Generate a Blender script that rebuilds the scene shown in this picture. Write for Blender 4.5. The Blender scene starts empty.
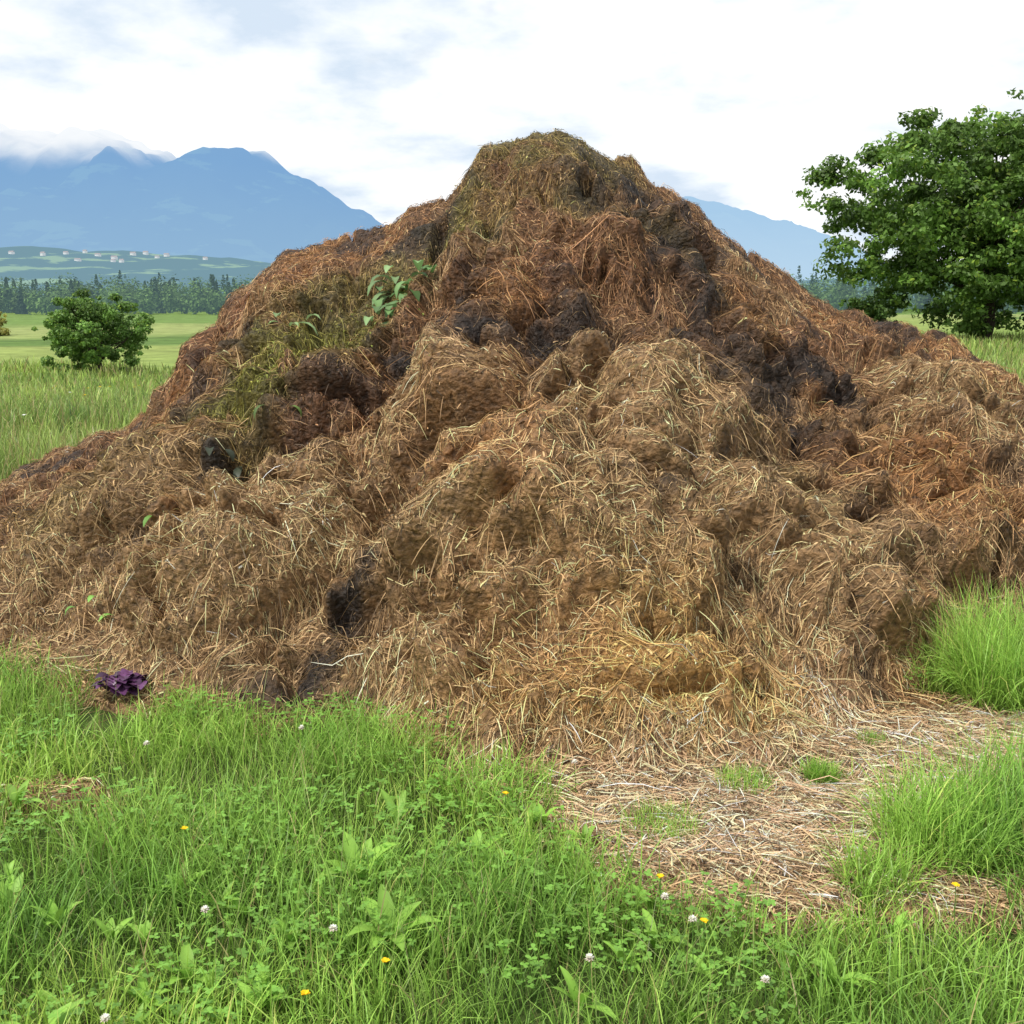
import bpy, math, numpy as np
from mathutils import Vector
rng=np.random.default_rng(11)
scene=bpy.context.scene
# ------------------------------------------------------------------ noise
_T=np.random.default_rng(5).random((256,256))
def vn(x,y,s=0):
    x=np.asarray(x,float)+s*17.31; y=np.asarray(y,float)+s*9.73
    xi=np.floor(x).astype(int); yi=np.floor(y).astype(int)
    fx=x-xi; fy=y-yi; fx=fx*fx*(3-2*fx); fy=fy*fy*(3-2*fy)
    a=_T[xi&255,yi&255]; b=_T[(xi+1)&255,yi&255]; c=_T[xi&255,(yi+1)&255]; d=_T[(xi+1)&255,(yi+1)&255]
    return (a*(1-fx)+b*fx)*(1-fy)+(c*(1-fx)+d*fx)*fy
def fbm(x,y,o=4,s=0):
    r=0;a=.5;t=0
    for i in range(o):
        r=r+a*vn(x*2**i,y*2**i,s+i*3); t+=a; a*=.5
    return r/t
def ss(x,a,b):
    t=np.clip((np.asarray(x,float)-a)/(b-a),0,1); return t*t*(3-2*t)
# ------------------------------------------------------------------ mesh helpers
def mk_mesh(name,co,faces,cols=None,mat=None,parent=None,smooth=True):
    me=bpy.data.meshes.new(name)
    co=np.ascontiguousarray(co,dtype=np.float32).reshape(-1,3); faces=np.asarray(faces,dtype=np.int32); k=faces.shape[1]
    me.vertices.add(len(co)); me.vertices.foreach_set('co',co.ravel())
    me.loops.add(faces.size); me.loops.foreach_set('vertex_index',faces.ravel())
    me.polygons.add(len(faces)); me.polygons.foreach_set('loop_start',np.arange(len(faces),dtype=np.int32)*k)
    if cols is not None:
        at=me.color_attributes.new('Col','FLOAT_COLOR','POINT')
        c=np.ones((len(co),4),np.float32); c[:,:3]=cols.reshape(-1,3); at.data.foreach_set('color',c.ravel())
    me.update(calc_edges=True)
    if not smooth: me.shade_flat()
    ob=bpy.data.objects.new(name,me); scene.collection.objects.link(ob)
    if mat: me.materials.append(mat)
    if parent: ob.parent=parent
    return ob
def ribbons(P,S,C):
    N,K,_=P.shape
    co=np.stack([P-S,P+S],axis=2).reshape(-1,3)
    cc=np.repeat(C,2,axis=1).reshape(-1,3) if C.ndim==3 else np.repeat(C,2*K,axis=0)
    base=(np.arange(N)*2*K)[:,None]+(np.arange(K-1)*2)[None,:]
    f=np.stack([base,base+1,base+3,base+2],axis=-1).reshape(-1,4)
    return co,f,cc
def nrm(v): return v/np.maximum(np.linalg.norm(v,axis=-1,keepdims=True),1e-9)
def join(parts):
    co=[];f=[];c=[];o=0
    for a,b,d in parts:
        co.append(a); f.append(b+o); c.append(d); o+=len(a)
    return np.concatenate(co),np.concatenate(f),np.concatenate(c)
# ------------------------------------------------------------------ materials
def attr_mat(name,rough=.7,transl=0.,spec=.25,noise=0.,nscale=30,haze=None,hazef=0.,bump=.03):
    m=bpy.data.materials.new(name); m.use_nodes=True; nt=m.node_tree; n=nt.nodes; l=nt.links
    p=n['Principled BSDF']; out=n['Material Output']
    a=n.new('ShaderNodeAttribute'); a.attribute_name='Col'
    col=a.outputs['Color']
    if noise>0:
        g=n.new('ShaderNodeNewGeometry'); t=n.new('ShaderNodeTexNoise'); t.inputs['Scale'].default_value=nscale; t.inputs['Detail'].default_value=6
        l.new(g.outputs['Position'],t.inputs['Vector'])
        mr=n.new('ShaderNodeMapRange'); mr.inputs[1].default_value=.3; mr.inputs[2].default_value=.7; mr.inputs[3].default_value=1-noise; mr.inputs[4].default_value=1+noise
        l.new(t.outputs['Fac'],mr.inputs[0])
        vm=n.new('ShaderNodeVectorMath'); vm.operation='SCALE'; l.new(col,vm.inputs[0]); l.new(mr.outputs[0],vm.inputs['Scale']); col=vm.outputs[0]
        b=n.new('ShaderNodeBump'); b.inputs['Strength'].default_value=.9; b.inputs['Distance'].default_value=bump; l.new(t.outputs['Fac'],b.inputs['Height']); l.new(b.outputs[0],p.inputs['Normal'])
    l.new(col,p.inputs['Base Color']); p.inputs['Roughness'].default_value=rough; p.inputs['Specular IOR Level'].default_value=spec
    sh=p.outputs[0]
    if transl>0:
        tr=n.new('ShaderNodeBsdfTranslucent'); l.new(col,tr.inputs['Color']); mx=n.new('ShaderNodeMixShader'); mx.inputs[0].default_value=transl
        l.new(sh,mx.inputs[1]); l.new(tr.outputs[0],mx.inputs[2]); sh=mx.outputs[0]
    if haze:
        e=n.new('ShaderNodeEmission'); e.inputs['Color'].default_value=(*haze,1); mx=n.new('ShaderNodeMixShader'); mx.inputs[0].default_value=hazef  # distance haze painted in as a flat emission mix
        l.new(sh,mx.inputs[1]); l.new(e.outputs[0],mx.inputs[2]); sh=mx.outputs[0]
    l.new(sh,out.inputs['Surface'])
    return m
# ------------------------------------------------------------------ terrain
def terrain(x,y):
    z=-1.3*ss(y,9,40)*(1-ss(x,-9,6))
    z=z+ (fbm(x*.05,y*.05,3,4)-.5)*.8*ss(np.hypot(x,y),25,80)
    z=z-1.0*ss(y,90,260)*ss(x,-9,6)
    return z
def axis(lo,hi,n,k):
    t=np.linspace(-1,1,n); return lo+(hi-lo)*(np.sinh(k*t)/np.sinh(k)+1)/2
gx=axis(-9000,9000,420,9.5); gy=axis(-9000,9000,420,9.5)
GX,GY=np.meshgrid(gx,gy,indexing='ij')
GZ=terrain(GX,GY)
def gridfaces(nx,ny):
    i=np.arange(nx-1)[:,None]*ny+np.arange(ny-1)[None,:]
    return np.stack([i,i+ny,i+ny+1,i+1],-1).reshape(-1,4)
gm=bpy.data.materials.new('ground_mat'); gm.use_nodes=True; nt=gm.node_tree; n=nt.nodes; l=nt.links; p=n['Principled BSDF']
geo=n.new('ShaderNodeNewGeometry'); sep=n.new('ShaderNodeSeparateXYZ'); l.new(geo.outputs['Position'],sep.inputs[0])
nz=n.new('ShaderNodeTexNoise'); nz.inputs['Scale'].default_value=.03; nz.inputs['Detail'].default_value=3; l.new(geo.outputs['Position'],nz.inputs['Vector'])
m1=n.new('ShaderNodeMath'); m1.operation='MULTIPLY_ADD'; l.new(nz.outputs['Fac'],m1.inputs[0]); m1.inputs[1].default_value=24; l.new(sep.outputs['Y'],m1.inputs[2])
m1b=n.new('ShaderNodeMath'); m1b.operation='MULTIPLY_ADD'; l.new(sep.outputs['X'],m1b.inputs[0]); m1b.inputs[1].default_value=-.5; l.new(m1.outputs[0],m1b.inputs[2])
mr=n.new('ShaderNodeMapRange'); mr.inputs[1].default_value=0; mr.inputs[2].default_value=400; l.new(m1b.outputs[0],mr.inputs[0])
cr=n.new('ShaderNodeValToRGB'); l.new(mr.outputs[0],cr.inputs[0]); e=cr.color_ramp.elements
e[0].position=0; e[0].color=(.05,.07,.02,1)
e[1].position=1; e[1].color=(.13,.20,.055,1)
for pos,c in [(.05,(.055,.085,.02)),(.09,(.12,.20,.03)),(.15,(.14,.21,.04)),(.165,(.21,.28,.07)),(.26,(.23,.28,.08)),(.275,(.10,.17,.04)),(.30,(.10,.17,.04)),(.315,(.23,.28,.09)),(.40,(.25,.29,.10)),(.47,(.13,.21,.05))]:
    q=e.new(pos); q.color=(*c,1)
n2=n.new('ShaderNodeTexNoise'); n2.inputs['Scale'].default_value=.5; n2.inputs['Detail'].default_value=9; n2.inputs['Roughness'].default_value=.75; l.new(geo.outputs['Position'],n2.inputs['Vector'])
mr2=n.new('ShaderNodeMapRange'); mr2.inputs[1].default_value=.3; mr2.inputs[2].default_value=.7; mr2.inputs[3].default_value=.55; mr2.inputs[4].default_value=1.35; l.new(n2.outputs['Fac'],mr2.inputs[0])
vm=n.new('ShaderNodeVectorMath'); vm.operation='SCALE'; l.new(cr.outputs[0],vm.inputs[0]); l.new(mr2.outputs[0],vm.inputs['Scale'])
l.new(vm.outputs[0],p.inputs['Base Color']); p.inputs['Roughness'].default_value=.9; p.inputs['Specular IOR Level'].default_value=.1
bp=n.new('ShaderNodeBump'); bp.inputs['Distance'].default_value=.1; bp.inputs['Strength'].default_value=.7; l.new(n2.outputs['Fac'],bp.inputs['Height']); l.new(bp.outputs[0],p.inputs['Normal'])
mk_mesh('ground',np.stack([GX,GY,GZ],-1),gridfaces(420,420),None,gm)

# ------------------------------------------------------------------ heap height field
RX=[-4.7,-4.2,-3.59,-3.16,-2.5,-2.03,-1.89,-1.5,-1.16,-.76,-.38,-.22,.12,.46,.75,1.05,1.3,1.65,1.98,2.37,2.65,2.93,3.2,3.52,4.2,5.0,5.7]
RZ=[0,.12,.34,.58,.90,1.31,1.60,1.96,2.04,2.16,2.30,2.54,2.66,2.66,2.56,2.33,2.10,1.86,1.64,1.50,1.46,1.43,1.26,1.07,.78,.4,0]
TX=[-4.7,-3.5,-2.4,-1.5,-.6,0,.4,1.0,1.5,1.9,2.5,3.5,4.5,5.7]
TY=[6.8,5.7,4.6,4.15,3.95,3.5,3.42,3.7,4.1,4.4,4.7,5.2,6.0,7.3]
dx=.0125
hx=np.arange(-5.2,6.4,dx); hy=np.arange(2.3,11.8,dx); NX,NY=len(hx),len(hy)
X,Y=np.meshgrid(hx,hy,indexing='ij')
wx=X+(fbm(X*1.3,Y*1.3,3,1)-.5)*.25; wy=Y+(fbm(X*1.3,Y*1.3,3,2)-.5)*.4
R=np.interp(wx,RX,RZ); TO=np.interp(wx,TX,TY)
s=(wy-TO)/np.maximum(7.6-TO,.3)
g=np.interp(s,[0,.04,.12,.3,.6,.85,1],[0,.06,.14,.33,.64,.89,1.])
t=(wy-7.6)/(R*1.35+.25); gb=np.clip(1-t,0,1)**1.05
H0=R*np.where(wy<7.6,g,gb)
H0=np.where(s<0,0,H0)
foot=ss(H0,.02,.22)
W1=(vn(X*7,Y*7,7)-.5)*.13+(vn(X*20,Y*20,8)-.5)*.05; W2=(vn(X*7,Y*7,9)-.5)*.13+(vn(X*20,Y*20,12)-.5)*.05
big=[(.15,4.45,.50,.42),(-1.1,4.8,.42,.38),(-1.6,4.85,.3,.2),(.57,5.05,.40,.42),(-1.05,5.75,.36,.26),(2.0,5.4,.42,.36),(2.6,6.5,.5,.2),
(-.28,3.98,.32,.28),(.62,3.85,.45,.14),(.25,7.35,.45,.08),(1.25,4.65,.42,.28),(-.35,5.2,.36,.3),(.0,5.75,.35,.2),(-2.2,5.6,.5,.2),(-1.3,6.8,.3,.14),
(1.5,6.3,.4,.2),(.5,6.3,.3,.2),(-.55,4.55,.24,.2),(2.5,5.6,.3,.24),(.95,5.6,.3,.22),(-.75,6.1,.22,.12),(1.7,5.1,.3,.2),(-1.75,5.4,.3,.2),(.9,6.7,.2,.14),(-.3,6.4,.3,.16),(3.1,5.9,.35,.22),(-2.9,5.9,.4,.18)]
small=[]
for i in range(1300):
    x0=rng.uniform(-4.6,5.6); y0=rng.uniform(3.5,11); r=rng.choice([.06,.09,.13,.18,.25],p=[.3,.28,.22,.13,.07])*rng.uniform(.8,1.25)
    small.append((x0,y0,r,r*rng.uniform(.3,.7)))
tiny=[(rng.uniform(-4.6,5.6),rng.uniform(3.3,9),r_,r_*rng.uniform(.4,.95)) for r_ in rng.uniform(.03,.075,10000)]
def stamp(lst,add):
    B=np.zeros_like(H0)
    for (x0,y0,r,h) in lst:
        rr=r*1.5+.1
        i0=max(0,int((x0-rr-hx[0])/dx)); i1=min(NX,int((x0+rr-hx[0])/dx)); j0=max(0,int((y0-rr-hy[0])/dx)); j1=min(NY,int((y0+rr-hy[0])/dx))
        if i1<=i0 or j1<=j0: continue
        sl=(slice(i0,i1),slice(j0,j1))
        a=rng.uniform(-.5,.5); k=min(1,r/.2); u=X[sl]+W1[sl]*k-x0; v=Y[sl]+W2[sl]*k-y0
        u2=(u*math.cos(a)+v*math.sin(a))/1.45; v2=(-u*math.sin(a)+v*math.cos(a))*1.1
        d=np.hypot(u2,v2)/r
        b=h*np.clip(1-d**2,0,1)**.6
        B[sl]=np.maximum(B[sl],b)+np.minimum(B[sl],b)*add
    return B
bump=stamp(big,.2)+stamp(small,.35)*.85+stamp(tiny,.2)*.85
fn=(fbm(X*6,Y*6,4,20)-.5)
rid=np.abs(fbm(X*2.2+.4*fn,Y*3.4+.4*fn,3,31)-.5)*2
disp=bump-.11+fn*.22-.19*np.clip(.14-rid,0,.14)/.14
calm=1-.45*ss(Y,6.9,7.4)
disp*=foot*calm
def blur(A,k):
    for ax in (0,1):
        B=np.zeros_like(A)
        for i in range(-k,k+1): B+=np.roll(A,i,ax)
        A=B/(2*k+1)
    return A
B0=blur(H0,16); gx0,gy0=np.gradient(B0,dx)
H=H0+disp*.85
nl=np.sqrt(1+gx0**2+gy0**2); push=np.clip(disp,-.02,.5)*1.0*foot*(1-ss(Y,6.8,7.5))
SX=-gx0/nl*push; SY=-gy0/nl*push
def ell(x,y,cx,cy,rx,ry): return 1-((x-cx)/rx)**2-((y-cy)/ry)**2
def patch(x,y):
    nz=(fbm(x*5,y*5,3,40)-.5)*1.6
    p=np.maximum(ell(x,y,.84,3.08,.72,.48),ell(x,y,1.8,3.68,.95,.32))
    p=np.maximum(p,ell(x,y,.3,3.5,.5,.3)); p=np.maximum(p,ell(x,y,-1.5,3.35,.22,.1)); p=np.maximum(p,ell(x,y,1.15,2.68,.22,.10)); p=np.maximum(p,ell(x,y,1.35,4.0,.5,.3))
    return np.clip(p+nz,-1,1)
PM=patch(X,Y)
H=np.maximum(H,np.where(PM>0,.035*ss(PM,0,.3)+fn*.03,-1)); inside=(H0>.015)|(PM>0)
H=np.where(inside,np.maximum(H,.008),-.05)
Hb=blur(H,2); Hd=np.maximum(H,Hb)+.003; Hs=blur(H,10)
def samp(A,x,y):
    u=np.clip((x-hx[0])/dx,0,NX-1.001); v=np.clip((y-hy[0])/dx,0,NY-1.001); i=u.astype(int); j=v.astype(int); a=u-i; b=v-j
    return (A[i,j]*(1-a)+A[i+1,j]*a)*(1-b)+(A[i,j+1]*(1-a)+A[i+1,j+1]*a)*b
def surf(x,y,A=None):
    A=Hd if A is None else A
    return np.stack([x+samp(SX,x,y),y+samp(SY,x,y),samp(A,x,y)],-1)
# ------------------------------------------------------------------ zone colours
TAN=(.56,.37,.185);RED=(.28,.13,.058);DARK=(.024,.018,.015);OLV=(.21,.175,.05);GRN=(.23,.225,.045);GOLD=(.70,.43,.145);ORG=(.46,.235,.09);PINK=(.68,.45,.28);BRN=(.235,.14,.068)
ZB=[(1.4,5.75,.40,.30,DARK,.9),(.95,7.05,.2,.45,DARK,.95),(.15,5.6,.40,.2,DARK,.85),(-1.42,5.3,.2,.13,DARK,.95),(-.68,4.42,.13,.22,DARK,.95),(-.78,4.08,.22,.14,DARK,.95),(.95,6.35,.42,.24,DARK,.85),(-.75,5.95,.25,.15,DARK,.8),(1.35,4.25,.32,.09,DARK,.9),(1.1,5.3,.26,.12,DARK,.8),(.45,3.6,.16,.06,DARK,.8),(1.9,6.2,.35,.18,DARK,.8),(-.35,6.0,.3,.14,DARK,.75),(1.75,4.75,.15,.12,DARK,.6),(1.45,6.9,.3,.25,DARK,.75),(.55,6.75,.3,.14,DARK,.7),(-.55,7.1,.3,.15,DARK,.7),(1.0,5.9,.3,.2,DARK,.8),(-1.75,6.2,.2,.12,DARK,.6),(-2.1,5.95,.2,.1,DARK,.6),(2.3,5.9,.3,.12,DARK,.6),(.5,7.2,.1,.2,DARK,.6),  # wet dark manure; lower-left entries paint shade into gaps between mounds
(.05,4.93,.28,.06,DARK,.7),(.8,4.45,.2,.07,DARK,.7),(-.85,5.15,.25,.07,DARK,.7),(1.1,4.95,.1,.18,DARK,.6),(-1.9,5.0,.25,.06,DARK,.6),(.95,4.1,.25,.05,DARK,.7),(1.6,5.15,.12,.2,DARK,.6),(2.4,5.1,.3,.07,DARK,.6),(-.45,4.25,.1,.15,DARK,.7)]  # painted shade: dark colour set in the gaps between lower mounds
ZA=[(.2,7.35,.6,.55,OLV,.8),(-.3,6.85,.45,.4,OLV,.8),(-1.2,5.95,.32,.38,GRN,.9),(-1.0,6.4,.36,.26,GRN,.8),(-1.0,6.8,.5,.2,OLV,.75),(-.45,6.75,.35,.2,GRN,.6),(-2.2,5.7,.6,.5,OLV,.5),(.9,6.45,.4,.14,OLV,.7),(.35,6.7,.3,.14,GRN,.4),(1.35,5.0,.2,.25,OLV,.6),(-1.3,5.4,.3,.15,OLV,.6),
(-1.6,7.05,.4,.3,RED,.8),(.1,6.9,.3,.15,RED,.5),(.3,6.1,.5,.25,RED,.5),(1.6,6.75,.6,.4,RED,.5),(-.7,5.5,.3,.2,RED,.5),(2.0,5.5,.45,.35,ORG,.65),(2.5,5.6,.6,.5,ORG,.6),(-.1,4.95,.35,.12,ORG,.5),
(.57,5.0,.36,.28,TAN,.8),(.2,4.4,.6,.35,TAN,.6),(-1.2,4.8,.5,.35,TAN,.85),(-.4,5.2,.3,.22,TAN,.85),(1.3,4.7,.45,.3,TAN,.6),(2.8,6.6,.6,.5,TAN,.65),(-.3,4.0,.35,.2,TAN,.6),(-2.3,5.1,.6,.4,TAN,.3),
(.7,3.85,.65,.3,GOLD,.9),(.95,3.12,.95,.5,PINK,.97),(1.8,3.7,1.,.35,PINK,.97)]
def zone(x,y):
    n1=fbm(x*1.6,y*1.6,4,50)[...,None]; n2=fbm(x*5,y*5,3,60)[...,None]; n3=fbm(x*2.6+9,y*2.6,3,70)[...,None]
    up=ss(y+(n1[...,0]-.5)*1.5,4.8,5.8)[...,None]
    lo=np.array(TAN)*.5+np.array(BRN)*.5; hi=np.array(RED)*.4+np.array(BRN)*.6
    c=lo*(1-up)+hi*up
    k=ss(n3,.56,.68)*.6; c=c*(1-k)+np.array(ORG)*k
    k=ss(n1,.56,.66)*.6; c=c*(1-k)+np.array(TAN)*.85*k
    k=ss(n2,.53,.64)*.85*(.2+.7*up); c=c*(1-k)+np.array(DARK)*1.5*k
    wxx=x+(n1[...,0]-.5)*.6+(n2[...,0]-.5)*.35; wyy=y+(n3[...,0]-.5)*.6
    for Zs,a0,a1 in ((ZA,.25,.48),(ZB,.30,.52)):
        for cx,cy,rx,ry,col,st in Zs:
            d=((wxx-cx)/rx)**2+((wyy-cy)/ry)**2
            if col is PINK or col is GOLD: w=(st*np.exp(-d**1.6))[...,None]
            else: w=(st*np.exp(-d**1.6)*ss(n2[...,0],a0,a1))[...,None]
            c=c*(1-w)+np.array(col)*w
    return c
# heap root
heap=bpy.data.objects.new('manure_heap',None); scene.collection.objects.link(heap)
keep=(H>-.01)
F=gridfaces(NX,NY); kf=keep.ravel()[F].any(axis=1); F=F[kf]
used=np.zeros(NX*NY,bool); used[F.ravel()]=True; idx=np.cumsum(used)-1
co=np.stack([X+SX,Y+SY,H],-1).reshape(-1,3)[used]
x_=X.ravel()[used]; y_=Y.ravel()[used]
zc=zone(x_,y_)*np.array([.45,.40,.36])
mk_mesh('heap_body',co,idx[F],zc,attr_mat('manure_mat',.6,0,.35,.65,38,bump=.03),heap)
# ------------------------------------------------------------------ straw
gxs,gys=np.gradient(Hs,dx); gx1,gy1=np.gradient(Hb,dx)
def roots(N,darkdrop):
    out=[];tot=0
    while tot<N:
        x=rng.uniform(-4.9,5.9,N); y=rng.uniform(2.3,11.3,N)
        h=samp(H,x,y); sl=np.sqrt(1+samp(gx1,x,y)**2+samp(gy1,x,y)**2)
        ok=(h>0)&(rng.random(N)<np.clip(sl/3,0,1)*np.where(y>8.0,.10,1)*np.where(x>3.7,.5,1))
        x=x[ok];y=y[ok]; lum=zone(x,y).mean(1); k=rng.random(len(x))<(1-darkdrop)+darkdrop*ss(lum,.02,.09)
        out.append(np.stack([x[k],y[k]],1)); tot+=k.sum()
    return np.concatenate(out)[:N]
def straws(N,Lm,Ls,w,spread,stick,free,bright,clump=4.,drop=.35,mop=False,only=None):
    if only is None: r=roots(N,drop)
    else: r=only; N=len(r)
    if mop:
        lu=zone(r[:,0],r[:,1]).mean(1); r=r[lu>.13]; N=len(r)
    x,y=r[:,0],r[:,1]
    gxx=samp(gxs,x,y); gyy=samp(gys,x,y)
    a=np.arctan2(-gyy,-gxx)+ (fbm(x*clump,y*clump,2,80)-.5)*7+ rng.normal(0,spread,N)
    flat=np.hypot(gxx,gyy)<.15; a=np.where(flat,rng.uniform(0,6.28,N),a)
    top=1-.45*ss(y,6.6,7.3)
    L=np.clip(rng.normal(Lm,Ls,N),Lm*.3,Lm*2.5)*top
    K=4; bend=rng.normal(0,.6,N); tt=np.linspace(0,1,K)
    P=np.zeros((N,K,3)); px,py=x.copy(),y.copy(); 
    lift=rng.random(N)**2*.02; st=rng.random(N)**2*stick*top; arch=rng.random(N)**2*stick*.8
    for k in range(K):
        P[:,k]=surf(px,py)
        P[:,k,2]+=lift*.6+st*tt[k]+arch*math.sin(math.pi*tt[k])
        if k<K-1:
            ak=a+bend*tt[k]; sx,sy=np.cos(ak),np.sin(ak)
            sd=samp(gx1,px,py)*sx+samp(gy1,px,py)*sy
            st_=L/(K-1)/np.sqrt(1+np.clip(sd,-2.5,2.5)**2); px=px+sx*st_; py=py+sy*st_
    m=rng.random(N)<free; M=m.sum()
    gx_,gy_=gxx[m],gyy[m]; nn=nrm(np.stack([-gx_,-gy_,np.ones(M)],1)); am=a[m]
    tg=np.stack([np.cos(am),np.sin(am),gx_*np.cos(am)+gy_*np.sin(am)],1); D=nrm(nrm(tg)+nn*rng.uniform(.05,.8,M)[:,None])
    p0=surf(x[m],y[m]); dr=rng.uniform(.1,.5,M)
    for k in range(K):
        P[m,k]=p0+D*(L[m]*.6*tt[k])[:,None]; P[m,k,2]-=(L[m]*tt[k]**2*dr)
    P[:,:,2]=np.maximum(P[:,:,2],.006)
    T=nrm(np.gradient(P,axis=1)); rv=nrm(rng.normal(0,1,(N,1,3))); S=nrm(np.cross(T,rv+0*T))
    tw=np.interp(tt,[0,.15,.8,1],[.7,1,1,.35]); S=S*(w*rng.uniform(.5,1.4,(N,1,1))/2)*tw[None,:,None]
    c=zone(x,y); lum=c.mean(1,keepdims=True)
    v=np.exp(rng.normal(0,.48,(N,1)))*bright; c=c*v
    tanm=(rng.random((N,1))<np.where(lum>.05,.17,.05))&(c[:,1:2]<c[:,0:1]*.85); c=np.where(tanm,c*.35+np.array(TAN)*rng.uniform(.4,1.35,(N,1))*.75,c)
    dk=rng.random((N,1))<.2; c=np.where(dk,c*.2,c)
    c=np.clip(c,.004,.66)
    return ribbons(P,S,c)
sm=attr_mat('straw_mat',.6,0,.3)
n_=16000; px_=np.concatenate([rng.normal(.86,.40,n_),rng.normal(1.8,.45,n_//2)]); py_=np.concatenate([rng.normal(3.12,.27,n_),rng.normal(3.70,.17,n_//2)]); kk=patch(px_,py_)>-.18
sp=np.stack([px_[kk],py_[kk]],1)
co,f,c=join([straws(130000,.05,.025,.0028,1.4,.014,.10,1.1,6.),straws(88000,.14,.06,.0025,.75,.025,.12,1.2,4.,mop=True),straws(0,.09,.04,.003,2.,.012,.05,1.1,only=sp)])
mk_mesh('straw',co,f,c,sm,heap)
co,f,c=join([straws(8000,.19,.08,.0030,.8,.04,.35,1.2,3.,mop=True),straws(60000,.022,.01,.006,2.,.010,.08,1.1,drop=.1)])
mk_mesh('loose_straw',co,f,c,sm,heap)

# ------------------------------------------------------------------ grass
def blades(x,y,z,h,w,lean,curl,colr,colt,K=5,var=.25,yel=.05):
    N=len(x); a=rng.uniform(0,6.283,N); tt=np.linspace(0,1,K)
    ln=np.abs(rng.normal(0,lean,N))+.03; cu=np.abs(rng.normal(0,curl,N))
    P=np.zeros((N,K,3)); pr=np.zeros(N); pz=np.zeros(N)
    for k in range(K):
        P[:,k,0]=x+np.cos(a)*pr; P[:,k,1]=y+np.sin(a)*pr; P[:,k,2]=z+pz-.01
        th2=np.minimum(ln+cu*(tt[k]**1.3)*2.2,2.3); pr=pr+np.sin(th2)*h/(K-1); pz=pz+np.cos(th2)*h/(K-1)
    P[:,:,2]=np.maximum(P[:,:,2],z[:,None]-.01)
    b=a+np.pi/2+rng.normal(0,.6,N); S=np.stack([np.cos(b),np.sin(b),rng.normal(0,.15,N)],1)[:,None,:]*np.interp(tt,[0,.3,.7,1],[.7,1,.75,.05])[None,:,None]*(w/2)[:,None,None]
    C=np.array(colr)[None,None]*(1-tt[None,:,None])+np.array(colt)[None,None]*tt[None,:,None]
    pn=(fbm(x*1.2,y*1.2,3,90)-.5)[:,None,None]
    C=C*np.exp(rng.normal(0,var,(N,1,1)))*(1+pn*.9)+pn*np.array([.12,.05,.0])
    yl=(rng.random(N)<yel)[:,None,None]; C=np.where(yl,np.array([.42,.36,.15])*rng.uniform(.6,1.1,(N,1,1)),C)
    return ribbons(P,S,np.clip(C,.004,.7))
def occupied(x,y):
    h=samp(H0,x,y); inb=(x>hx[0])&(x<hx[-1])&(y>hy[0])&(y<hy[-1])
    return inb&(h>.03+.06*vn(x*6,y*6,95))
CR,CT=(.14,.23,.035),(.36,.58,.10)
parts=[]
N=330000
x=rng.uniform(-5.5,5.5,N); y=rng.uniform(.9,8.2,N)
k=(np.abs(x)<.62*y+1.1)&(rng.random(N)<np.clip(1.25-(y-2)*.13,.25,1))&~occupied(x,y)
pm=patch(x,y); k&=(rng.random(N)>ss(pm,-.12,.10)*1.0)
k&=((x+1.55)/.16)**2+((y-4.1)/.22)**2>1
dn=fbm(x*2.2,y*2.2,3,91); k&=(rng.random(N)<.35+1.3*dn)
x,y=x[k],y[k]
hh=.05+.17*fbm(x*1.6,y*1.6,3,92)*(.5+1.0*vn(x*4,y*4,99))
hh=hh+.22*np.exp(-(((x-2.15)/.45)**2+((y-4.35)/.45)**2))+.03*np.exp(-(((x+1.9)/.8)**2+((y-4.)/.4)**2))
hh*=1-.5*ss(patch(x,y),-.5,0)
hh=hh*rng.uniform(.5,1.45,len(x))
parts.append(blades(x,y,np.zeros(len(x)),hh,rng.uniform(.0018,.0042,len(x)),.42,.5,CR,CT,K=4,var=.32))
def clump(cx,cy,r,h,n,w=.004,curl=.7):
    a=rng.uniform(0,6.28,n); d=r*np.sqrt(rng.random(n)); 
    return blades(cx+np.cos(a)*d,cy+np.sin(a)*d,np.zeros(n),h*rng.uniform(.6,1.2,n),rng.uniform(.6,1.3,n)*w,.35,curl,CR,(.34,.60,.10),K=6,yel=.03)
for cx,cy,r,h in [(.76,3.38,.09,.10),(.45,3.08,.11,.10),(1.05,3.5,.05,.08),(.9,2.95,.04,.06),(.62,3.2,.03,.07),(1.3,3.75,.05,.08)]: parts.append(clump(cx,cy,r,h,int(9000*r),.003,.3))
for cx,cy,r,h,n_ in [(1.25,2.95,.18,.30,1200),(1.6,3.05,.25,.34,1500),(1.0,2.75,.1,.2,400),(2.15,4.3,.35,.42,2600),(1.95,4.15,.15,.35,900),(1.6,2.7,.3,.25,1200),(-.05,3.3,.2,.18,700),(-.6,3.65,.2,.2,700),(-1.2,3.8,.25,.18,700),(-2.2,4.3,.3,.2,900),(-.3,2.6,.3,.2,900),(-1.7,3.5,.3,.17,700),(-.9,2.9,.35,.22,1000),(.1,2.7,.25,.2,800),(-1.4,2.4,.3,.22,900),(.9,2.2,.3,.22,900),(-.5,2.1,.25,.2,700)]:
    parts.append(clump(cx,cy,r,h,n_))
n_=1400; x=rng.uniform(-3.5,3.2,n_); y=rng.uniform(1.8,6,n_); k=~occupied(x,y)&(patch(x,y)<-.05); x,y=x[k],y[k]
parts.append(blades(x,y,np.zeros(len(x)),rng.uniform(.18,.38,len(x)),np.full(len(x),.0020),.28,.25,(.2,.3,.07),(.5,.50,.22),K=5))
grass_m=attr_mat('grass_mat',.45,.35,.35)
co,f,c=join(parts); mk_mesh('grass',co,f,c,grass_m)
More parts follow.
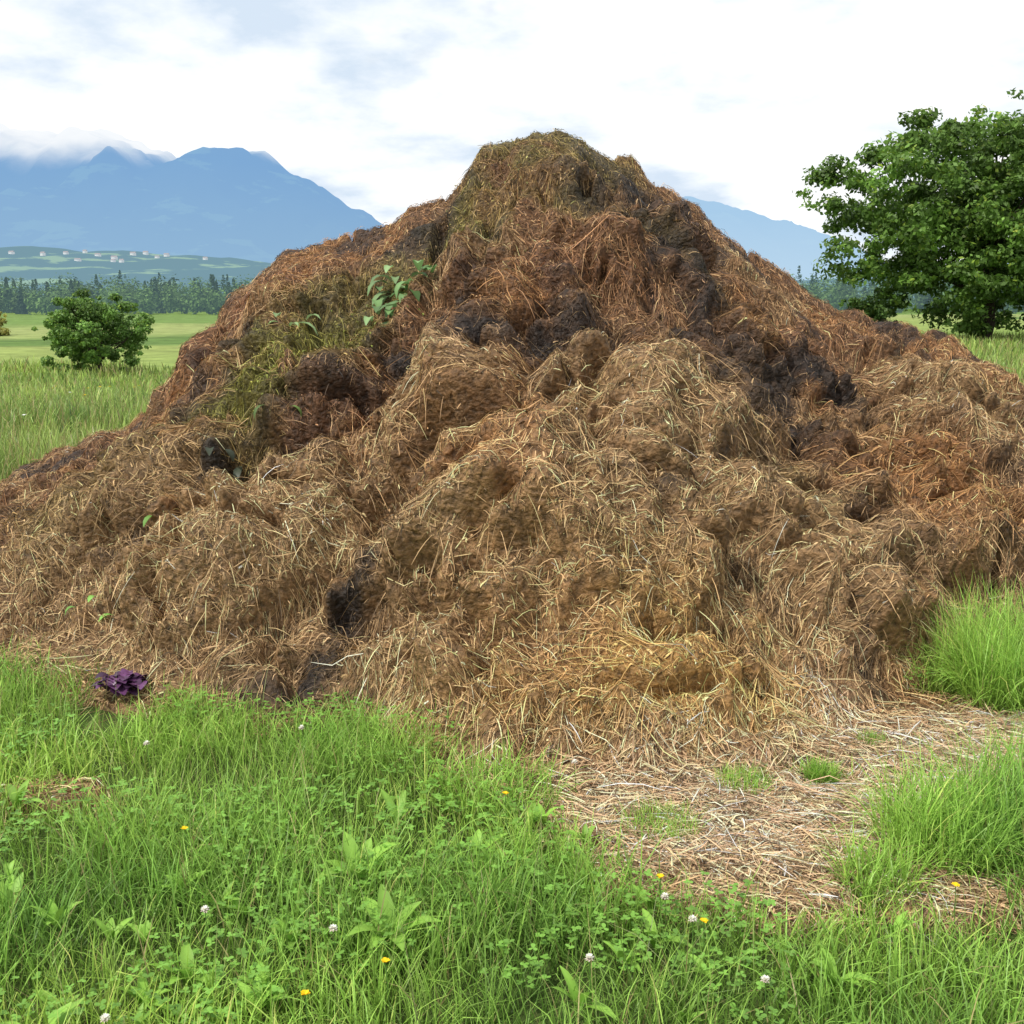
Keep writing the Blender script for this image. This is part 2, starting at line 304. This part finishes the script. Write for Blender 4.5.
# meadow
N=170000
d=6.5*np.exp(rng.random(N)*math.log(75/6.5)); az=rng.uniform(-.75,.75,N); x=d*np.sin(az); y=d*np.cos(az)
k=~occupied(x,y)&~((np.abs(x-.5)<3.9)&(y<10.2)&(y>5)); k&=(rng.random(N)<np.where((np.abs(az)<.22),.12,1)); k&=y<44+12*fbm(x*.1,y*.1,2,3)
x,y,d=x[k],y[k],d[k]
co,f,c=blades(x,y,terrain(x,y),(.16+.36*fbm(x*.5,y*.5,2,93)+.08*ss(d,10,30))*rng.uniform(.6,1.3,len(x)),np.clip(.0009*d,.005,.05)*rng.uniform(.6,1.3,len(x)),.28,.4,(.14,.21,.04),(.34,.46,.11),K=4,var=.32,yel=.18)
mk_mesh('meadow_grass',co,f,c,grass_m)
# ------------------------------------------------------------------ broad leaves, clover, flowers
def leaf_shape(base,az,L,W,up,droop,col,K=6):
    tt=np.linspace(0,1,K); pts=[];x=0;z=0
    for k in range(K):
        th=up-droop*tt[k]; pts.append((x,z)); x+=math.cos(th)*L/(K-1); z+=math.sin(th)*L/(K-1)
    wv=np.sin(np.pi*np.clip(tt*.93+.05,0,1))**.8*W/2
    ca,sa=math.cos(az),math.sin(az); co=[];cc=[]
    for k,(px,pz) in enumerate(pts):
        for sgn in(-1,0,1):
            co.append((base[0]+ca*px-sa*wv[k]*sgn,base[1]+sa*px+ca*wv[k]*sgn,base[2]+pz+(abs(sgn)*wv[k]*.35)))
            cc.append(np.array(col)*(1.25 if sgn==0 else 1))
    f=[]
    for k in range(K-1):
        for j in(0,1): f.append((k*3+j,k*3+j+1,k*3+j+4,k*3+j+3))
    return np.array(co),np.array(f),np.array(cc)
pl=[]
for (cx,cy,nl_,L) in [(-.42,2.75,8,.18),(-.3,2.45,7,.18),(-.75,2.3,6,.13),(-1.3,2.6,6,.13),(.15,2.2,5,.12),(1.3,2.35,5,.14),(-.1,2.9,5,.12),(-1.55,3.2,5,.12),(.75,2.3,6,.12),(-1.0,2.05,6,.14),(.35,2.45,5,.12),(-.35,3.1,4,.12)]+[(rng.uniform(-1.8,1.6),rng.uniform(1.9,3.1),6,rng.uniform(.07,.11)) for _ in range(45)]:
    if patch(np.array([cx]),np.array([cy]))[0]>0: continue
    for i in range(nl_):
        pl.append(leaf_shape((cx,cy,.04),rng.uniform(0,6.28),L*rng.uniform(.6,1.05),L*.24,rng.uniform(.8,1.4),rng.uniform(.5,1.5),np.array((.26,.46,.07))*rng.uniform(.7,1.15)))
co,f,c=join(pl); mk_mesh('broadleaf_weeds',co,f,c,attr_mat('leaf_mat',.5,.3,.35))
N=13000; x=rng.uniform(-2.6,2.4,N); y=rng.uniform(1.7,4.6,N); cl=fbm(x*2,y*2,2,97)
k=(cl>.50)&~occupied(x,y)&(patch(x,y)<-.05); x,y=x[k],y[k]; pl=[]; n_=len(x)
z=.06+.08*rng.random(n_); a0=rng.uniform(0,6.28,n_); colr=np.array((.19,.38,.06))*rng.uniform(.7,1.3,(n_,1))
for j in range(3):
    a=a0+j*2.094; s_=rng.uniform(.005,.009,n_); dv=np.stack([np.cos(a),np.sin(a),rng.uniform(-.2,.3,n_)],1); sv=np.stack([-np.sin(a),np.cos(a),rng.uniform(-.2,.2,n_)],1)
    b=np.stack([x,y,z],1); P=np.stack([b,b+dv*s_[:,None]*.6,b+dv*s_[:,None]*1.4,b+dv*s_[:,None]*1.8],1); S=sv[:,None]*s_[:,None,None]*np.array([.1,.65,.7,.25])[None,:,None]
    pl.append(ribbons(P,S,colr))
co,f,c=join(pl); mk_mesh('clover',co,f,c,bpy.data.materials['leaf_mat'])
def petals(pos,n,L,W,up,col):
    out=[]
    for i in range(n):
        out.append(leaf_shape(pos,i*6.283/n+rng.uniform(-.2,.2),L,W,up+rng.uniform(-.2,.2),.4,col,4))
    return out
def stem(pos): 
    P=np.array([[[pos[0]+.01,pos[1]+.01,0],[pos[0]+.004,pos[1],pos[2]*.5],[pos[0],pos[1],pos[2]]]]); S=np.tile(np.array([.0012,0,0]),(1,3,1)); return ribbons(P,S,np.array([[.1,.2,.04]]))
pl=[]
for px,py in [(-.74,2.42),(-.42,2.35),(-.72,3.55),(.17,2.18),(-.84,2.03),(.42,2.33),(.2,3.3),(.38,2.5),(-1.6,2.9),(.55,2.15),(-1.2,3.4)]:
    pos=(px,py,rng.uniform(.14,.19)); pl.append(stem(pos))
    for up in (0.1,.6,1.1): pl+=petals(pos,8,.012,.006,up,(.74,.72,.64) if up>.3 else (.5,.42,.36))
co,f,c=join(pl); mk_mesh('white_clover_flowers',co,f,c,attr_mat('petal_mat',.6,.2,.2))
pl=[]
for px,py in [(-.28,2.2),(-.44,2.1),(.37,2.52),(.45,2.35),(-.02,3.0),(-.9,2.8),(1.1,2.5)]:
    pos=(px,py,rng.uniform(.15,.20)); pl.append(stem(pos)); pl+=petals(pos,6,.012,.011,.6,(.75,.5,.01))
for i in range(60):
    px,py=rng.uniform(-14,-5.2),rng.uniform(9,24); b=(px,py,float(terrain(px,py))+.42); pl+=petals(b,5,.03,.03,.5,(.7,.5,.03) if i%3 else (.7,.7,.65))
co,f,c=join(pl); mk_mesh('buttercup_flowers',co,f,c,bpy.data.materials['petal_mat'])
# discarded leafy plant and wilting greens on the heap
pl=[]
for cx,cy,nl_,L,cl_,sd_,up_ in [(-.64,6.55,22,.2,(.16,.28,.10),.08,.07),(-.78,6.75,14,.17,(.20,.31,.13),.08,.07),(-1.3,6.45,5,.15,(.24,.35,.15),.07,.04),(-.52,6.7,14,.17,(.10,.2,.06),.09,.05),(-1.2,5.45,5,.1,(.14,.22,.06),.1,.02),(-1.35,5.3,5,.13,(.04,.05,.03),.07,.02),(-1.15,5.95,120,.035,(.24,.26,.05),.17,.015),(-.9,6.4,90,.035,(.22,.25,.05),.18,.015),(-.3,6.8,70,.03,(.2,.2,.05),.2,.015),(.1,7.2,60,.03,(.18,.19,.05),.2,.015),(-1.75,5.0,3,.1,(.2,.4,.08),.07,.02),(-1.85,4.6,3,.1,(.2,.4,.08),.07,.02)]:
    for i in range(nl_):
        bx,by=cx+rng.normal(0,sd_),cy+rng.normal(0,sd_); bz=surf(np.array([bx]),np.array([by]))[0]
        pl.append(leaf_shape((bz[0],bz[1],bz[2]+up_*rng.random()+.01),rng.uniform(-2.9,-.2),L*rng.uniform(.5,1.2),L*.32,rng.uniform(-.2,.9),rng.uniform(1.2,2.2),np.array(cl_)*rng.uniform(.5,1.3),K=5))
co,f,c=join(pl); mk_mesh('discarded_leafy_plant',co,f,c,bpy.data.materials['leaf_mat'])
pl=[]
for i in range(60):
    u=nrm(rng.normal(0,1,3)); 
    pl.append(leaf_shape((-1.55+u[0]*.075,4.17+u[1]*.05,.09+abs(u[2])*.05),rng.uniform(0,6.28),rng.uniform(.04,.07),.06,rng.uniform(-.1,.7),rng.uniform(.8,1.8),np.array((.085,.03,.085))*rng.uniform(.3,1.5)))
co,f,c=join(pl); mk_mesh('red_cabbage_scrap',co,f,c,attr_mat('cabbage_mat',.4,.05,.4))

# ------------------------------------------------------------------ trees
def tube(pts,rad,col,ns=8):
    pts=np.array(pts,float); T=nrm(np.gradient(pts,axis=0)); up=np.array([.3,.2,1.]) if abs(T[0][2])<.9 else np.array([1.,0,0])
    A=nrm(np.cross(T,up)); B=np.cross(T,A); th=np.linspace(0,6.283,ns,endpoint=False)
    co=(pts[:,None]+(A[:,None]*np.cos(th)[None,:,None]+B[:,None]*np.sin(th)[None,:,None])*np.array(rad)[:,None,None]).reshape(-1,3)
    f=[]
    for k in range(len(pts)-1):
        for j in range(ns): f.append((k*ns+j,k*ns+(j+1)%ns,(k+1)*ns+(j+1)%ns,(k+1)*ns+j))
    return co,np.array(f),np.tile(np.array(col),(len(co),1))
def leafquads(P0,v,size,cl,r):
    N=len(P0); nn=nrm(v*np.array([1,1,1.2])+np.array([0,0,.5])+r.normal(0,.6,(N,3))); a=nrm(np.cross(nn,r.normal(0,1,(N,3)))); b=np.cross(nn,a)
    sz=size*r.uniform(.6,1.3,(N,1)); co=np.stack([P0-a*sz,P0-b*sz*.55,P0+a*sz,P0+b*sz*.55],1).reshape(-1,3)
    return co,np.arange(4*N).reshape(-1,4),np.repeat(np.clip(cl,.003,.5),4,axis=0)
def leaves(cen,rad,per,size,col,flat=.65,r=rng):
    M=len(cen); idx_=np.repeat(np.arange(M),per); N=len(idx_)
    v=nrm(r.normal(0,1,(N,3)))*(r.random((N,1))**.45)*np.array([1,1,flat]); P0=cen[idx_]+v*rad[idx_][:,None]
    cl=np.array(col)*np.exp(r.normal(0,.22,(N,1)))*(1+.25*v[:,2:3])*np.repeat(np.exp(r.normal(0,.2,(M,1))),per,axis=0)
    y_=r.random((N,1))<.08; cl=np.where(y_,cl*np.array([1.7,1.35,1.]),cl)
    return leafquads(P0,v,size,cl,r)
bark=attr_mat('bark_mat',.9,0,.1,.4,12); fol=attr_mat('foliage_mat',.5,.35,.3)
def tree(name,loc,zc,rx,rz,ncl,per,ls,col,tr,crad=(.13,.22),seed=1,zb=None):
    r=np.random.default_rng(seed); root=bpy.data.objects.new(name,None); scene.collection.objects.link(root)
    lx,ly,lz=loc; c0=np.array([lx,ly,zc])
    d=nrm(r.normal(0,1,(ncl,3))); rr=r.random(ncl)**.42
    az=np.arctan2(d[:,1],d[:,0]); wob=.76+.50*vn(az*2.2+20,d[:,2]*3+20,seed)*1.0
    cen=c0+d*rr[:,None]*wob[:,None]*np.array([rx,rx*.9,rz])
    rad=rx*r.uniform(crad[0],crad[1],ncl)*(1.15-.45*rr)
    low=np.clip((zc-cen[:,2])/rz,0,1)[:,None]; cen[:,:2]=c0[:2]+(cen[:,:2]-c0[:2])*(1-.12*low**2)
    if zb is not None: cen[:,2]=np.maximum(cen[:,2],zb+r.random(ncl)*.1*rz)
    ns=ncl//2; d2=nrm(r.normal(0,1,(ns,3))+[0,0,.2]); w2=.78+.48*vn(np.arctan2(d2[:,1],d2[:,0])*2.2+20,d2[:,2]*3+20,seed)
    sp=c0+d2*(w2*r.uniform(.88,1.03,ns))[:,None]*np.array([rx,rx*.9,rz]); 
    if zb is not None: sp=sp[sp[:,2]>zb]
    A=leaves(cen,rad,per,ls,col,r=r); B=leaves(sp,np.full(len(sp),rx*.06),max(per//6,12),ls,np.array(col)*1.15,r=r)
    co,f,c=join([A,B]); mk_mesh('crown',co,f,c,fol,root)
    tb=[]; fork=lz+(zc-lz)*.35; brk=(.055,.042,.032)
    tb.append(tube([(lx,ly,lz-.1),(lx+.03*tr,ly,lz+.15*(fork-lz)),(lx+.4*tr,ly,(lz+fork)/2),(lx+.2*tr,ly,fork),(lx,ly,zc),(lx-.2*tr,ly,zc+rz*.6)],[tr*1.5,tr*1.1,tr,tr*.9,tr*.5,tr*.12],brk))
    for i in range(14):
        tgt=cen[r.integers(ncl)]; s0=np.array([lx,ly,fork+r.random()*(zc-fork)]); mid=(s0*.5+tgt*.5)+np.array([0,0,-.06*rz]); q=r.normal(0,.05*rx,3)
        tb.append(tube([s0,s0*.7+tgt*.3+q*.5-[0,0,.03*rz],mid+q,tgt],[tr*.45,tr*.33,tr*.22,tr*.06],brk,6))
        for j in range(3):
            t2=mid+(cen[r.integers(ncl)]-mid)*.4; tb.append(tube([mid+q,(mid+q+t2)/2+r.normal(0,.02*rx,3),t2],[tr*.16,tr*.1,tr*.03],brk,5))
    co,f,c=join(tb); mk_mesh('trunk_and_limbs',co,f,c,bark,root); return root
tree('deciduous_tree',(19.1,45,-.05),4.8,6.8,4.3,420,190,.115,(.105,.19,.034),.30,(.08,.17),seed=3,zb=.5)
tree('small_tree',(-16.8,45,-1.4),.35,2.25,1.6,120,200,.07,(.12,.22,.045),.10,(.14,.25),seed=8,zb=-1.15)
tree('shrub',(-46,96,-1.8),-.6,2.6,1.5,50,120,.15,(.26,.26,.07),.1,(.2,.3),seed=12,zb=-1.6)
for q,(a,b,c_,d_) in enumerate([(14.8,48,1.7,1.1),(27,52,2.2,1.4),(12.5,62,1.6,.9)]):
    tree('shrub',(a,b,-.3),d_*.6,c_,d_,50,120,.11,(.11,.2,.045),.06,(.2,.3),seed=30+q,zb=-.1)
# ------------------------------------------------------------------ distant tree line
r=np.random.default_rng(77); parts=[]
for row,(yy,hh_,cnt) in enumerate([(250,6,150),(275,8,190),(300,9.5,210),(335,11.,220),(380,13.,230)]):
    xs=np.linspace(-300,330,cnt)+r.normal(0,2.5,cnt)
    for xx in xs:
        con=r.random()<(.4 if row>1 else .2); y_=yy+r.normal(0,8)+.06*abs(xx); zb=float(terrain(xx,y_)); h=hh_*r.uniform(.75,1.1)*(.85+.35*float(vn(xx*.02,y_*.01,6)))
        base=np.array([.045,.085,.035])*r.uniform(.7,1.3) if con else np.array([.10,.17,.045])*r.uniform(.55,1.35)
        n_=260
        if con:
            t_=r.random(n_)**1.5; a=r.uniform(0,6.283,n_); rr=(1-t_)*h*.22*(.5+.5*r.random(n_))*(1+.25*np.sin(t_*40))+.15
            v=np.stack([np.cos(a),np.sin(a),np.full(n_,-.2)],1); P0=np.stack([xx+np.cos(a)*rr,y_+np.sin(a)*rr,zb+t_*h],1)
        else:
            v=nrm(r.normal(0,1,(n_,3))); w_=.75+.4*vn(np.arctan2(v[:,1],v[:,0])*1.5,v[:,2]*2+xx,int(abs(xx))%50); P0=np.array([xx,y_,zb+h*.46])+v*(r.random(n_)**.35*w_)[:,None]*np.array([h*.42,h*.42,h*.50])
        cl=base*np.exp(r.normal(0,.2,(n_,1)))
        parts.append(leafquads(P0,v,.48 if not con else .42,cl,r))
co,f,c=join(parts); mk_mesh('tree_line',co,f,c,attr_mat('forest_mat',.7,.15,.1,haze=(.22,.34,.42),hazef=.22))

# ------------------------------------------------------------------ hills and mountains
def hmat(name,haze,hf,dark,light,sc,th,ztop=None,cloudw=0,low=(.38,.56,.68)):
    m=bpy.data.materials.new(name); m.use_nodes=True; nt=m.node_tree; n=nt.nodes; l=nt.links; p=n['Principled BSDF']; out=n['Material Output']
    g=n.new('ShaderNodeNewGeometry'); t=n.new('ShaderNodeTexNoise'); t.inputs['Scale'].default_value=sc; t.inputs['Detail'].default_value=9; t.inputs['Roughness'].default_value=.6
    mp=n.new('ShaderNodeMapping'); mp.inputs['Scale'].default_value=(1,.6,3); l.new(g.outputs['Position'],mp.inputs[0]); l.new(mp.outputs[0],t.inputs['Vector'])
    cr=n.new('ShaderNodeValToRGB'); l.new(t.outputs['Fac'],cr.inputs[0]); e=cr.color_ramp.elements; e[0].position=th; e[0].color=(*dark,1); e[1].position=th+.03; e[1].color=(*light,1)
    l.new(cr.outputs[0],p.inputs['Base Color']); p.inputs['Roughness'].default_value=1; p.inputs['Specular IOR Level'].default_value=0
    em=n.new('ShaderNodeEmission'); em.inputs[0].default_value=(*haze,1); mx=n.new('ShaderNodeMixShader'); mx.inputs[0].default_value=hf; l.new(p.outputs[0],mx.inputs[1]); l.new(em.outputs[0],mx.inputs[2]); sh=mx.outputs[0]  # aerial haze painted as constant emission, no volume behind it
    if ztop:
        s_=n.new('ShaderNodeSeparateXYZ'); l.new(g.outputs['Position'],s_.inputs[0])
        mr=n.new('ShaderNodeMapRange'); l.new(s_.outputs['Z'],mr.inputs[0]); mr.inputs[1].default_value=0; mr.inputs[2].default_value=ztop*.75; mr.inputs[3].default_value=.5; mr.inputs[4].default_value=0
        e2=n.new('ShaderNodeEmission'); e2.inputs[0].default_value=(*low,1); m2=n.new('ShaderNodeMixShader'); l.new(mr.outputs[0],m2.inputs[0]); l.new(sh,m2.inputs[1]); l.new(e2.outputs[0],m2.inputs[2]); sh=m2.outputs[0]  # paler haze towards the foot, painted as emission by height
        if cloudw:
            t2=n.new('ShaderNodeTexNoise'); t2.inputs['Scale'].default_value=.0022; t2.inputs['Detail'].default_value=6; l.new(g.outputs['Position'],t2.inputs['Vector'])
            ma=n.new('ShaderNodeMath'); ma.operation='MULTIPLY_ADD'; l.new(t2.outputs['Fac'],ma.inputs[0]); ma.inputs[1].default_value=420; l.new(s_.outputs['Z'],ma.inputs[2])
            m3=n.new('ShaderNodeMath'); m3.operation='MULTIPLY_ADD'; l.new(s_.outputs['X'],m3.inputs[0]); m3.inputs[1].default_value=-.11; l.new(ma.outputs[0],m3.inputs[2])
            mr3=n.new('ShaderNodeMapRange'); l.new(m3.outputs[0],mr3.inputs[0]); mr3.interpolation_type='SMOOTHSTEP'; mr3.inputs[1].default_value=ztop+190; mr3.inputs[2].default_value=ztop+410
            e3=n.new('ShaderNodeEmission'); e3.inputs[0].default_value=(.94,.97,1,1); m4=n.new('ShaderNodeMixShader'); l.new(mr3.outputs[0],m4.inputs[0]); l.new(sh,m4.inputs[1]); l.new(e3.outputs[0],m4.inputs[2]); sh=m4.outputs[0]  # cloud cap painted on the slope itself as white emission
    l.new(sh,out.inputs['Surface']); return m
def mountain(name,xs,zs,yr,yb,yback,mat,seed,amp):
    nx,nv=420,120; xx=np.linspace(xs[0],xs[-1],nx); v=np.linspace(0,1.35,nv); XX,VV=np.meshgrid(xx,v,indexing='ij')
    YY=np.where(VV<1,yb+(yr-yb)*VV,yr+(yback-yr)*(VV-1)/.35)
    rz=np.interp(xx,xs,zs)[:,None]+ (fbm(xx/90,xx*0,5,seed)[:,None]-.5)*amp*.5
    prof=np.where(VV<1,VV**1.25,1-((VV-1)/.35)**1.2)
    rg=1-np.abs(fbm(XX/420+ .3*VV,VV*2.2+5,5,seed+2)-.5)*4
    ZZ=rz*prof+rg*amp*np.clip(np.minimum(VV*1.6,(1-VV)*3.),0,1)*(rz/700+.1)-5
    mk_mesh(name,np.stack([XX,YY,ZZ],-1),gridfaces(nx,nv),None,mat)
    return lambda px,vi:(px,float(YY[0,vi]),float(np.interp(px,xx,ZZ[:,vi])))
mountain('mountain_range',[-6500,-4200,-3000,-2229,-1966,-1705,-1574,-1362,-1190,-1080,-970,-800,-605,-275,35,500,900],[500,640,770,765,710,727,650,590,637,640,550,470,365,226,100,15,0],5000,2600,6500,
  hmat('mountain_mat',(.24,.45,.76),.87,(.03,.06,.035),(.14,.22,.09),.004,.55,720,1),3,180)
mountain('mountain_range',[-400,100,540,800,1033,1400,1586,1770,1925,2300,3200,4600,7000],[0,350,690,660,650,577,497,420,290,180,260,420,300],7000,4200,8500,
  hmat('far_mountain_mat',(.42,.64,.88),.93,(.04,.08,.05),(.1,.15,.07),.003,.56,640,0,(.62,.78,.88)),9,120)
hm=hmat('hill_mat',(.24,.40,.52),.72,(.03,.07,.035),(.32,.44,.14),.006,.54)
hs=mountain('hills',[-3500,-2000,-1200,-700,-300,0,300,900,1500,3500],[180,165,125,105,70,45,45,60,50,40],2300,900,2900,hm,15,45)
hc=[]
for i in range(14):
    px=rng.normal(-720,45) if i<9 else rng.uniform(-1000,-450); vi=int(rng.integers(62,86)); bx,by,bz=hs(px,vi); w_,d_,h_=rng.uniform(3,5),rng.uniform(3,4.5),rng.uniform(4,6)
    bz-=1
    v=np.array([[-w_,-d_,0],[w_,-d_,0],[w_,d_,0],[-w_,d_,0],[-w_,-d_,h_],[w_,-d_,h_],[w_,d_,h_],[-w_,d_,h_],[-w_*1.05,0,h_*1.4],[w_*1.05,0,h_*1.4],[-w_*1.1,-d_*1.1,h_*.98],[w_*1.1,-d_*1.1,h_*.98],[w_*1.1,d_*1.1,h_*.98],[-w_*1.1,d_*1.1,h_*.98]])+[bx,by,bz]
    f=np.array([[0,1,5,4],[1,2,6,5],[2,3,7,6],[3,0,4,7],[10,11,9,8],[12,13,8,9]])
    cc=np.tile([.75,.73,.68],(14,1)); cc[8:]=[.26,.19,.17]; hc.append((v,f,cc))
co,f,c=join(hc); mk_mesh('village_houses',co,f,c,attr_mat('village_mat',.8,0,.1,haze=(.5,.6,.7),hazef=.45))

# ------------------------------------------------------------------ world
w=bpy.data.worlds.new('World'); scene.world=w; w.use_nodes=True; nt=w.node_tree; n=nt.nodes; l=nt.links; bg=n['Background']
sun_el,sun_az=math.radians(54),math.radians(232)
sky=n.new('ShaderNodeTexSky'); sky.sky_type='NISHITA'; sky.sun_disc=False; sky.sun_elevation=sun_el; sky.sun_rotation=sun_az
tc=n.new('ShaderNodeTexCoord'); sp=n.new('ShaderNodeSeparateXYZ'); l.new(tc.outputs['Generated'],sp.inputs[0])
ad=n.new('ShaderNodeMath'); ad.operation='ADD'; l.new(sp.outputs['Z'],ad.inputs[0]); ad.inputs[1].default_value=.28
mxm=n.new('ShaderNodeMath'); mxm.operation='MAXIMUM'; l.new(ad.outputs[0],mxm.inputs[0]); mxm.inputs[1].default_value=.1
dv=n.new('ShaderNodeVectorMath'); dv.operation='DIVIDE'; l.new(tc.outputs['Generated'],dv.inputs[0]); cb=n.new('ShaderNodeCombineXYZ')
for i in range(3): l.new(mxm.outputs[0],cb.inputs[i])
l.new(cb.outputs[0],dv.inputs[1])
cn=n.new('ShaderNodeTexNoise'); cn.inputs['Scale'].default_value=1.35; cn.inputs['Detail'].default_value=6; cn.inputs['Roughness'].default_value=.52; l.new(dv.outputs[0],cn.inputs['Vector'])
cr=n.new('ShaderNodeValToRGB'); l.new(cn.outputs['Fac'],cr.inputs[0]); e=cr.color_ramp.elements; e[0].position=.20; e[0].color=(0,0,0,1); e[1].position=.34; e[1].color=(1,1,1,1)
c2=n.new('ShaderNodeTexNoise'); c2.inputs['Scale'].default_value=2.3; c2.inputs['Detail'].default_value=8; c2.inputs['Roughness'].default_value=.55; mp=n.new('ShaderNodeMapping'); mp.inputs['Location'].default_value=(4.4,2.3,7); l.new(dv.outputs[0],mp.inputs[0]); l.new(mp.outputs[0],c2.inputs['Vector'])
cr2=n.new('ShaderNodeValToRGB'); l.new(c2.outputs['Fac'],cr2.inputs[0]); e=cr2.color_ramp.elements; e[0].position=.36; e[0].color=(6.6,7.7,9.0,1); e[1].position=.56; e[1].color=(11.2,11.2,11.2,1)
q=e.new(.46); q.color=(9.2,9.7,10.2,1)
mx=n.new('ShaderNodeMix'); mx.data_type='RGBA'; l.new(cr.outputs[0],mx.inputs['Factor']); l.new(sky.outputs[0],mx.inputs['A']); l.new(cr2.outputs[0],mx.inputs['B'])
l.new(mx.outputs['Result'],bg.inputs[0]); bg.inputs[1].default_value=.105
sd=bpy.data.lights.new('sun','SUN'); sd.energy=3.8; sd.angle=math.radians(1.5); sd.color=(1,.96,.88); so=bpy.data.objects.new('sun',sd); scene.collection.objects.link(so)
dirv=Vector((math.sin(sun_az)*math.cos(sun_el),math.cos(sun_az)*math.cos(sun_el),math.sin(sun_el))); so.rotation_euler=dirv.to_track_quat('Z','Y').to_euler(); so.location=dirv*50
cd=bpy.data.cameras.new('camera'); cam=bpy.data.objects.new('camera',cd); scene.collection.objects.link(cam); cam.location=(0,0,1.6); cam.rotation_euler=(math.radians(90-10.83),0,0)
cd.lens=38.6; cd.sensor_width=36; cd.clip_start=.05; cd.clip_end=30000; scene.camera=cam
scene.view_settings.view_transform='Standard'; scene.view_settings.look='None'; scene.view_settings.exposure=0
